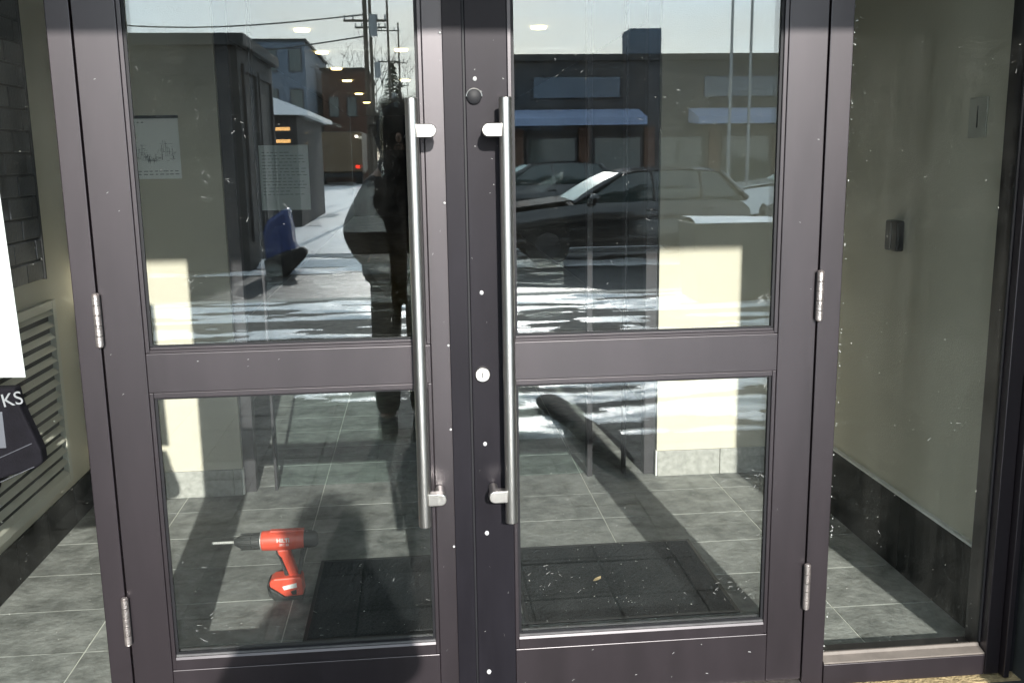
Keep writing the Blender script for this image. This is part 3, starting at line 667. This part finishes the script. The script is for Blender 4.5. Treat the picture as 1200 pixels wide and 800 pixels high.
# far snow drifts / hills
# ---- parked cars
def car(label, loc, paint, heading=math.pi, group='cars parked across the street', hs=1.0):
    t = thing('parked_car', label, 'car', (0, 0, 0), group)
    Lc, W = 4.6, 1.82
    prof = [(-2.28, .28), (-2.30, .55), (-2.22, .80), (-1.9, .88), (-1.05, .97), (-.95, 1.0), (-.9, 1.0), (1.55, 1.02), (2.2, .98), (2.28, .75), (2.26, .30)]
    cross = []
    g = MB()
    def loft(prof_t, prof_b, wfun):
        vs = []; fs = []; n = len(prof_t)
        for i in range(n):
            x, zt = prof_t[i]; zb = prof_b[i]; w_ = wfun(x)
            vs += [(x, -w_, zb), (x, -w_*1.02, zb+(zt-zb)*.5), (x, -w_*.93, zt-.02), (x, -w_*.5, zt+.015), (x, w_*.5, zt+.015), (x, w_*.93, zt-.02), (x, w_*1.02, zb+(zt-zb)*.5), (x, w_, zb)]
        for i in range(n-1):
            for k in range(7): fs.append((i*8+k, (i+1)*8+k, (i+1)*8+k+1, i*8+k+1))
            fs.append((i*8+7, (i+1)*8+7, (i+1)*8, i*8))
        fs.append(tuple(range(8))); fs.append(tuple((n-1)*8+k for k in range(7, -1, -1)))
        return vs, fs
    xs = [-2.28, -2.22, -2.0, -1.5, -1.0, -.8, 0, .8, 1.3, 1.6, 1.72, 1.75]
    zt = [.62, .76, .84, .90, .95, .97, .98, .99, .99, .95, .85, .65]
    wf = lambda x: W/2*(1-.10*max(0, (abs(x)-1.6)/.7)**2)
    vs, fs = loft(list(zip(xs, zt)), [.30]*len(xs), wf); g.add(vs, fs)
    g.build('body', paint, t, smooth=True, bevel=0)
    g = MB(); vs, fs = loft([(-.98, .97), (-.30, 1.36), (0, 1.43), (.7, 1.45), (1.25, 1.40), (1.68, 1.0)], [.94]*6, lambda x: W/2*.86*(1 if x < 1.3 else .96)); g.add(vs, fs)
    g.build('cabin_glass', M['carglass'], t, smooth=True)
    g = MB()
    vs, fs = loft([(-.22, 1.395), (0, 1.445), (.7, 1.465), (1.24, 1.42)], [1.37, 1.39, 1.41, 1.37], lambda x: W/2*.80); g.add(vs, fs)
    for s_ in (-1, 1):
        for (a, b) in (((-1.0, .96), (-.26, 1.385)), ((.25, .97), (.2, 1.42)), ((.98, .97), (.94, 1.42)), ((1.70, .98), (1.26, 1.40))):
            g.tube([(a[0], s_*W/2*.88, a[1]), (b[0], s_*W/2*.80, b[1])], .035, 8)
    g.build('roof', paint, t, smooth=True)
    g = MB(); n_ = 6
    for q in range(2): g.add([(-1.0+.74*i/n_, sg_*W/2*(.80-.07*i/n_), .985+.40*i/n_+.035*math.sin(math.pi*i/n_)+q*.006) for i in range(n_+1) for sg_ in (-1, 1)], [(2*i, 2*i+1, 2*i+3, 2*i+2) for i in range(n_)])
    g.build('windshield', M['glare'], t)  # sheet over the cabin glass carrying the painted sun glare
    g = MB(); g.add([(x, sg_*W/2*.86*(.93 if x < -2 else 1), z) for x, z in ((-2.2, .80), (-1.9, .885), (-1.5, .93), (-1.02, .985)) for sg_ in (-1, 1)]+[(x, sg_*W/2*.86*(.93 if x < -2 else 1), z+.02) for x, z in ((-2.2, .80), (-1.9, .885), (-1.5, .93), (-1.02, .985)) for sg_ in (-1, 1)],
        [(0, 1, 3, 2), (2, 3, 5, 4), (4, 5, 7, 6), (8, 10, 11, 9), (10, 12, 13, 11), (12, 14, 15, 13), (0, 2, 10, 8), (2, 4, 12, 10), (4, 6, 14, 12), (1, 9, 11, 3), (3, 11, 13, 5), (5, 13, 15, 7), (0, 8, 9, 1), (6, 7, 15, 14)])
    g.build('hood', paint, t)
    for x in (-1.42, 1.05):
        for s_ in (-1, 1):
            wv = MB().tube([(x, s_*(W/2-.20), .33), (x, s_*(W/2+.005), .33)], .33, 24).build('wheel', M['tyre'], t)
            MB().tube([(x, s_*(W/2+.006), .33), (x, s_*(W/2+.014), .33)], .20, 16).build('rim', M['rim'], wv)
    for s_ in (-1, 1):
        MB().box(-2.30, -2.2, s_*.62-.16, s_*.62+.16, .60, .70).build('headlight', M['rim'], t, bevel=.02)
        MB().ell((-.72, s_*(W/2+.09), 1.03), (.08, .10, .07), 10, 6).build('side_mirror', paint, t, smooth=True)
        for xh in (.1, .95): MB().box(xh, xh+.18, s_*(W/2+.02)-.012, s_*(W/2+.02)+.012, .84, .865).build('door_handle', M['rim'], t)
    MB().box(-2.31, -2.25, -.5, .5, .34, .40).build('bumper_trim', M['rim'], t)
    t.location = loc; t.rotation_euler = (0, 0, heading-math.pi)
    return t
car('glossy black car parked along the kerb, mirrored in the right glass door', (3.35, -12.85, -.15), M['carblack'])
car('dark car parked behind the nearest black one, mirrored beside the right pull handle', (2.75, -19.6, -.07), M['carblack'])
car('pale silver car parked far right, mirrored near the edge of the right door', (9.0, -18.6, -.07), M['carwhite'])
# ---- buildings across the street
def building(label, x0, x1, y0, y1, h, m, wins=(), roof=None):
    b = thing('building', label, 'building', ((x0+x1)/2, y1, 0))
    MB().box(x0, x1, y0, y1, -.1, h).build('wall', m, b)
    MB().box(x0-.12, x1+.12, y0-.12, y1+.12, h+.002, h+.16).build('roof_edge', roof or M['darkbld'], b)
    for (a, c, z0, z1, lit) in wins:
        w_ = MB().box(a, c, y1+.002, y1+.05, z0, z1).build('window', M['bronze_in'], b)
        MB().box(a+.06, c-.06, y1+.051, y1+.058, z0+.06, z1-.06).build('pane', M['winlit'] if lit else M['carglass'], w_)
    return b
b1 = building('dark flat roofed hut at the road edge, mirrored behind the left wall notice', -9, -2.5, -15.5, -12.1, 3.12, M['darkbld'])
for y0_, y1_ in ((-13.6, -12.4), (-15.2, -13.8)):
    g = MB(); g.box(-2.499, -2.46, y0_, y0_+.09, .3, 2.9); g.box(-2.499, -2.46, y1_-.09, y1_, .3, 2.9); g.box(-2.499, -2.46, y0_+.091, y1_-.091, 2.8, 2.9); g.box(-2.499, -2.46, y0_+.091, y1_-.091, .3, .4)
    g.build('wall_panel_frame', M['stucco'], b1)
b2 = building('long dark single storey shop across the street, mirrored in the right door', 2.2, 26, -32, -22.5, 3.85, M['stucco'],
              [(2.8+i*1.7, 4.1+i*1.7, .6, 2.0, False) for i in range(12)])
MB().prism([(-22.45, 2.66), (-21.5, 2.42), (-21.5, 2.24), (-22.45, 2.30)], 'x', 2.3, 5.7).build('awning', M['awning'], b2)
MB().prism([(-22.45, 2.66), (-21.5, 2.42), (-21.5, 2.24), (-22.45, 2.30)], 'x', 7.0, 20).build('awning', M['awning'], b2)
for i in range(14): MB().box(2.45+i*1.7, 2.72+i*1.7, -22.498, -22.40, .0, 2.2).build('pilaster', M['brickbld'], b2)
for x0_, x1_ in ((3.0, 5.2), (7.4, 9.8), (11, 15)): MB().box(x0_, x1_, -22.498, -22.42, 2.95, 3.45).build('sign_panel', M['bluebld'], b2)
MB().box(5.5, 6.3, -23.6, -22.6, 3.8, 4.65).build('chimney', M['bluebld'], b2)
MB().box(6.9, 26, -31, -22.44, 3.9, 4.02).build('parapet', M['stucco'], b2)
b3 = building('low shop with lit orange windows under a snowy sloping roof, mirrored in the left door', -6.6, -2.75, -27, -21.0, 2.5, M['darkbld'], [(-3.30, -2.85, 2.12, 2.32, True), (-3.30, -2.85, 1.84, 2.04, True), (-4.2, -3.6, .9, 1.6, False)])
MB().prism([(-7.0, 3.35), (-3.3, 2.95), (-2.45, 2.62), (-2.45, 2.52), (-7.0, 2.6)], 'y', -27.2, -20.6).build('roof', M['snow'], b3)
b4 = building('tall blue grey block far behind the snowy lot', -14.2, -6.6, -75, -60, 8.6, M['bluebld'], [(-13.6+i*1.5, -12.8+i*1.5, 2+r*2.4, 3.4+r*2.4, False) for i in range(5) for r in range(3)])
b5 = building('brown brick block beside the tall blue grey building', -6.2, -3.2, -80, -66, 7.4, M['brickbld'], [(-5.8+i*1.2, -5.1+i*1.2, 2+r*2.3, 3.4+r*2.3, False) for i in range(2) for r in range(2)])
b6 = building('distant low brick terrace at the end of the street', -3, 1.8, -96, -86, 6.2, M['brickbld'])
# ---- truck at the end of the lot
tk = thing('box_truck', 'brown box truck seen from behind with red tail lights, mirrored in the left door', 'truck', (-4.6, -57, 0))
MB().box(-6.0, -3.2, -63, -57, .75, 3.1).build('cargo_box', M['truck'], tk, bevel=.05)
MB().box(-5.8, -3.4, -65, -63.02, .5, 2.6).build('cab', M['truck'], tk, bevel=.15)
MB().box(-6.0, -3.2, -57.3, -56.9, .45, .68).build('rear_bumper', M['black'], tk)
for x in (-5.7, -3.5):
    MB().tube([(x-.2, -58.2, .45), (x+.2, -58.2, .45)], .45, 16).build('wheel', M['tyre'], tk)
    MB().box(x-.12, x+.12, -56.99, -56.9, .95, 1.15).build('tail_light', M['redlamp'], tk)
    MB().box(x-.1, x+.1, -56.99, -56.9, 2.75, 2.9).build('marker_light', M['whitelamp'], tk)
# ---- utility poles and street lamps
up0 = None
for i, (x, y, h) in enumerate(((-1.35, -27, 11.5), (-1.65, -38, 11.5), (-1.3, -52, 11.0), (-1.0, -70, 11.0))):
    t = thing('utility_pole', ('nearest', 'second', 'third', 'farthest')[i]+' wooden utility pole of the row along the street, mirrored at top centre', 'utility pole', (x, y, 0), 'utility poles along the street')
    MB().tube([(x, y, -.1), (x, y, h)], [.075, .055], 10).build('pole', M['wood'], t, smooth=True)
    for z in ((5.4, 6.4) if i == 0 else (6.6, 8.2)):
        ca = MB().box(x-.62, x+.62, y-.04, y+.04, z, z+.06).build('crossarm', M['wood'], t)
        g = MB()
        for q in (-.58, -.34, .34, .58): g.tube([(x+q, y, z+.06), (x+q, y, z+.20)], [.03, .02], 8)
        g.build('insulators', M['lampgrey'], ca)
    MB().tube([(x+.22, y, 5.0-.3*i), (x+.22, y, 5.6-.3*i)], .12, 12).build('transformer', M['lampgrey'], t)
for k_, (x0, z0, x1, z1, lab) in enumerate(((-1.35, 5.6, -14, 6.4, 'upper'), (-1.35, 5.0, -14, 5.2, 'lower'))):
    pts = [(x0+(x1-x0)*i/12, -27-3*i/12, z0+(z1-z0)*i/12-.9*math.sin(math.pi*i/12)*.6) for i in range(13)]
    tag(MB().tube(pts, .022, 5).build('overhead_wire', M['wire'], loc=pts[0]), lab+' overhead wire running left from the nearest utility pole', 'wire')
for i, (x, y) in enumerate(((7.35, -20.2), (7.95, -20.6))):
    t = thing('street_lamp', ('left', 'right')[i]+' one of two tall square headed lamp posts mirrored above the right door', 'street lamp', (x, y, 0), 'lamp posts by the shop')
    MB().tube([(x, y, -.1), (x+.02, y, 5.4)], [.045, .032], 12).build('lamp_post', M['lampgrey'], t, smooth=True)
    MB().box(x-.18, x+.18, y-.2, y+.2, 5.38, 5.56).build('lamp_head', M['lampgrey'], t, bevel=.02)
# ---- trees
def evergreen(x, y, h, r, lab, seed):
    t = thing('evergreen_tree', lab, 'tree', (x, y, 0), 'evergreens at the end of the street')
    MB().tube([(x, y, -.1), (x, y, h*.95)], [.22, .03], 8).build('trunk', M['bark'], t)
    rnd = random.Random(seed); g = MB()
    for i in range(1500):
        u = rnd.random()**.8; z = .8+(h-.8)*u; rr = r*(1-u)**.85*(0.35+.65*rnd.random()**.5)*(1+.25*math.sin(z*5+seed)); a = rnd.uniform(0, 6.283)
        c = Vector((x+rr*math.cos(a), y+rr*math.sin(a), z-rr*.25)); s_ = rnd.uniform(.12, .32)
        d1 = Vector((math.cos(a), math.sin(a), -.35))*s_; d2 = Vector((-math.sin(a), math.cos(a), rnd.uniform(-.4, .4)))*s_*.45
        g.add([c-d1*.4, c+d2, c+d1, c-d2], [(0, 1, 2, 3)])
    g.build('crown', M['needle'], t, kind='stuff')
for i, (x, y, h, r, lab) in enumerate(((-1.6, -74, 8.6, 2.4, 'evergreen beside the nearest utility poles'), (.6, -78, 7.6, 2.2, 'lower rounded evergreen right of the poles'), (-3.6, -72, 6.6, 2.0, 'dark evergreen behind the brown truck'))):
    evergreen(x, y, h, r, lab, i+3)
def bare_tree(x, y, h, lab, seed):
    t = thing('bare_tree', lab, 'tree', (x, y, 0), 'bare winter trees')
    rnd = random.Random(seed); tr = MB(); br = MB()
    tr.tube([(x, y, -.1), (x+.05, y, h*.3), (x, y, h*.5)], [.16, .11, .08], 8)
    def grow(p, d, l, r, dep):
        q = p+d*l; br.tube([p, (p+q)/2+Vector((rnd.uniform(-1, 1), rnd.uniform(-1, 1), 0))*l*.05, q], [r, r*.8, r*.55], 4, False)
        if dep == 0: return
        for i in range(rnd.choice((2, 3, 3))):
            nd = (d+Vector((rnd.uniform(-1, 1), rnd.uniform(-1, 1), rnd.uniform(-.2, .6)))*.75).normalized(); grow(q, nd, l*rnd.uniform(.6, .8), r*.6, dep-1)
    for i in range(5):
        grow(Vector((x, y, h*(.3+.05*i))), Vector((math.cos(i*1.3), math.sin(i*1.3), .9)).normalized(), h*.2, .05, 4)
    tr.build('trunk', M['bark'], t); br.build('branches', M['bark'], t)
bare_tree(-2.6, -58, 9.5, 'bare branching tree left of the utility poles', 2)
bare_tree(.3, -60, 6.0, 'small bare tree right of the utility poles', 5)
#bare_tree(-2.2, -24, 4.4, 'slim bare tree on the snowy lot near the low shop', 9)
# ---- blue wrapped bundle by the hut
bl = thing('tarp_bundle', 'blue plastic wrapped bundle with a black base on the snow beside the dark hut', 'bundle', (-1.95, -12.0, -.14))
MB().prism([(-2.22, .0), (-2.25, .48), (-2.18, .66), (-1.88, .84), (-1.84, .55), (-1.82, .28), (-1.72, .18), (-1.74, 0)], 'y', -12.25, -11.8).build('wrapped_cover', M['bluetarp'], bl, bevel=.05, smooth=True)
MB().prism([(-2.2, -.14), (-2.23, .10), (-1.9, .22), (-1.66, .28), (-1.60, .20), (-1.66, .10), (-1.9, -.14)], 'y', -11.79, -11.6).build('base', M['black'], bl, bevel=.03)
# ---- black bag and post on the sidewalk
tb = thing('tripod_bag', 'long black equipment bag lying on the slushy sidewalk, mirrored in the lower right pane', 'bag', (.88, -2.7, -.03))
g = MB(); g.tube([(.74, -3.34, .03), (.76, -3.25, .045), (.80, -3.05, .05), (.86, -2.75, .042), (.90, -2.5, .05), (.95, -2.2, .045), (.98, -2.0, .035), (.985, -1.95, .025)], [.02, .075, .088, .070, .085, .078, .055, .02], 16)
g.v = [(x, y, -.03+max(0.002, (z+.03)*.62)) for x, y, z in g.v]
g.build('bag_body', M['quilt'], tb, smooth=True)
for u in (.2, .5, .78): MB().tube([(.74+.25*u-.09, -3.34+1.4*u, -.02), (.745+.25*u-.05, -3.34+1.4*u+.01, .055), (.75+.25*u+.05, -3.34+1.4*u+.02, .055), (.75+.25*u+.09, -3.34+1.4*u+.03, -.02)], .006, 6).build('strap', M['tag'], tb, smooth=True)
# ---- snow capped planter near the kerb
pl = thing('planter', 'square concrete planter capped with snow near the kerb, mirrored low in the right door', 'planter', (3.35, -7.6, -.03))
MB().prism([(2.90, -.028), (3.80, -.028), (3.86, .80), (2.84, .80)], 'y', -7.95, -7.3).build('tub', M['facade'], pl, bevel=.02)
o = lumpy('snow_cap', 2.86, 3.84, -7.93, -7.32, .80, .12, 24, 14, M['snow'], 2.2, .0); o.parent = pl; o.location = -world_loc(pl); o['kind'] = 'thing'
# ------------------------------------------------------------------ photographer
def skin(name, m, parent, verts, edges, rad, sub=2, root=0):
    me = bpy.data.meshes.new(name); me.from_pydata(verts, edges, []); o = bpy.data.objects.new(name, me); C.objects.link(o); o.parent = parent
    me.materials.append(m)
    sk = o.modifiers.new('skin', 'SKIN'); sk.use_smooth_shade = True
    for i, v in enumerate(me.skin_vertices[0].data):
        r = rad[i]; v.radius = r if isinstance(r, tuple) else (r, r); v.use_root = (i == root)
    ss = o.modifiers.new('sub', 'SUBSURF'); ss.levels = sub; ss.render_levels = sub
    return o
pp = thing('person', 'person in a dark hooded jacket holding up a phone, mirrored beside the left pull handle', 'person', (-.09, -2.86, -.028))
P = Vector((0, 0, 0))
V_ = [(0, 0, .98), (0, 0, 1.12), (0, -.01, 1.30), (0, 0, 1.46), (0, .02, 1.55), (0, .035, 1.64), (0, .03, 1.74),
      (-.10, 0, .90), (-.11, .03, .50), (-.115, 0, .10), (-.12, .14, .05),
      (.09, 0, .90), (.085, .03, .50), (.08, 0, .10), (.08, .14, .05),
      (-.15, 0, 1.38), (-.26, -.02, 1.15), (-.16, .10, .98),
      (.15, .0, 1.38), (.21, .12, 1.23), (.115, .28, 1.46)]
E_ = [(0, 1), (1, 2), (2, 3), (3, 4), (4, 5), (5, 6), (0, 7), (7, 8), (8, 9), (9, 10), (0, 11), (11, 12), (12, 13), (13, 14), (3, 15), (15, 16), (16, 17), (3, 18), (18, 19), (19, 20)]
R_ = [(.15, .11), (.14, .11), (.16, .12), (.13, .10), .058, (.078, .095), (.065, .08), .085, .062, .048, .035, .085, .062, .048, .035, .06, .045, .036, .06, .045, .032]
skin('body', M['skin'], pp, V_, E_, R_)
JV = [(0, 0, .80), (0, 0, 1.0), (0, -.01, 1.22), (0, 0, 1.38), (0, .01, 1.50),
      (-.15, 0, 1.36), (-.27, -.02, 1.14), (-.17, .09, .98), (.15, .0, 1.36), (.215, .12, 1.22), (.125, .25, 1.42)]
JE = [(0, 1), (1, 2), (2, 3), (3, 4), (3, 5), (5, 6), (6, 7), (3, 8), (8, 9), (9, 10)]
jr = [(.27, .20), (.25, .19), (.205, .17), (.15, .14), (.10, .10), .085, .085, .065, .08, .08, .055]
skin('jacket', M['navy'], pp, JV, JE, jr)
TV = [(0, 0, .92), (-.10, 0, .86), (-.11, .03, .50), (-.115, -.005, .09), (.09, 0, .86), (.085, .03, .50), (.08, -.005, .09)]
skin('trousers', M['trouser'], pp, TV, [(0, 1), (1, 2), (2, 3), (0, 4), (4, 5), (5, 6)], [(.16, .13), .105, .085, .075, .105, .085, .075])
for x in (-.118, .08): MB().prism([(x-.052, -.10), (x+.052, -.10), (x+.056, .10), (x+.035, .19), (x-.035, .19), (x-.056, .10)], 'z', .001, .105).build('boot', M['black'], pp, bevel=.02, loc=(0, 0, 0)).location = (0, 0, 0)
h = MB(); h.ell((0, .0, 1.68), (.135, .15, .18), 20, 14); h.tube([(0, .02, 1.40), (0, .05, 1.52), (0, .05, 1.585)], [.15, .115, .10], 18)
hd = h.build('hood', M['navy'], pp, smooth=True, loc=(0, 0, 0)); hd.location = (0, -.035, -.005)
g = MB(); rnd = random.Random(2)
for i in range(420):
    a = rnd.uniform(-.25, math.pi+.25); c = Vector((.118*math.cos(a), .062, 1.69+.14*math.sin(a))); d = Vector((math.cos(a)+rnd.uniform(-.6, .6), rnd.uniform(.1, .9), math.sin(a)+rnd.uniform(-.6, .6)))*.035
    g.tube([c, c+d], [.0022, .0006], 3, False)
fo = g.build('fur_trim', M['fur'], pp, loc=(0, 0, 0), kind='stuff'); fo.location = (0, 0, 0)
# face
g = MB(); g.ell((0, .122, 1.645), (.016, .022, .026), 10, 8); no = g.build('nose', M['skin'], pp, smooth=True, loc=(0, 0, 0)); no.location = (0, 0, 0)
for x in (-.032, .032): e = MB().ell((x, .112, 1.672), (.013, .008, .008), 10, 6).build('eye', M['black'], pp, smooth=True, loc=(0, 0, 0)); e.location = (0, 0, 0)
e = MB().ell((0, .122, 1.605), (.025, .008, .006), 10, 6).build('mouth', M['brickbld'], pp, smooth=True, loc=(0, 0, 0)); e.location = (0, 0, 0)
# right hand: palm and five fingers closed round the phone, which is the camera
hand_v = [(.175, .27, 1.46), (.165, .30, 1.50), (.160, .315, 1.535)]; hand_e = [(0, 1), (1, 2)]; hand_r = [.026, (.034, .017), (.030, .014)]
for k_ in range(4):
    z = 1.505+.019*k_; b = len(hand_v)
    hand_v += [(.182, .318, z), (.176, .345, z+.004), (.152, .345+.002*k_, z+.005)]; hand_e += [(1 if k_ < 2 else 2, b), (b, b+1), (b+1, b+2)]; hand_r += [.0095, .0085, .0075]
b = len(hand_v); hand_v += [(.152, .298, 1.50), (.138, .315, 1.525), (.128, .322, 1.545)]; hand_e += [(1, b), (b, b+1), (b+1, b+2)]; hand_r += [.012, .0105, .009]
hand_v = [(x-.055, y, z) for x, y, z in hand_v]
skin('hand', M['skin'], pp, hand_v, hand_e, hand_r, 1)
ph = tag(MB().box(-.012, .024, -2.5285, -2.5205, 1.46, 1.60).build('phone', M['black'], bevel=.003, loc=(0, -2.52, 1.53)), 'black phone held up in the right hand of the mirrored photographer', 'phone')
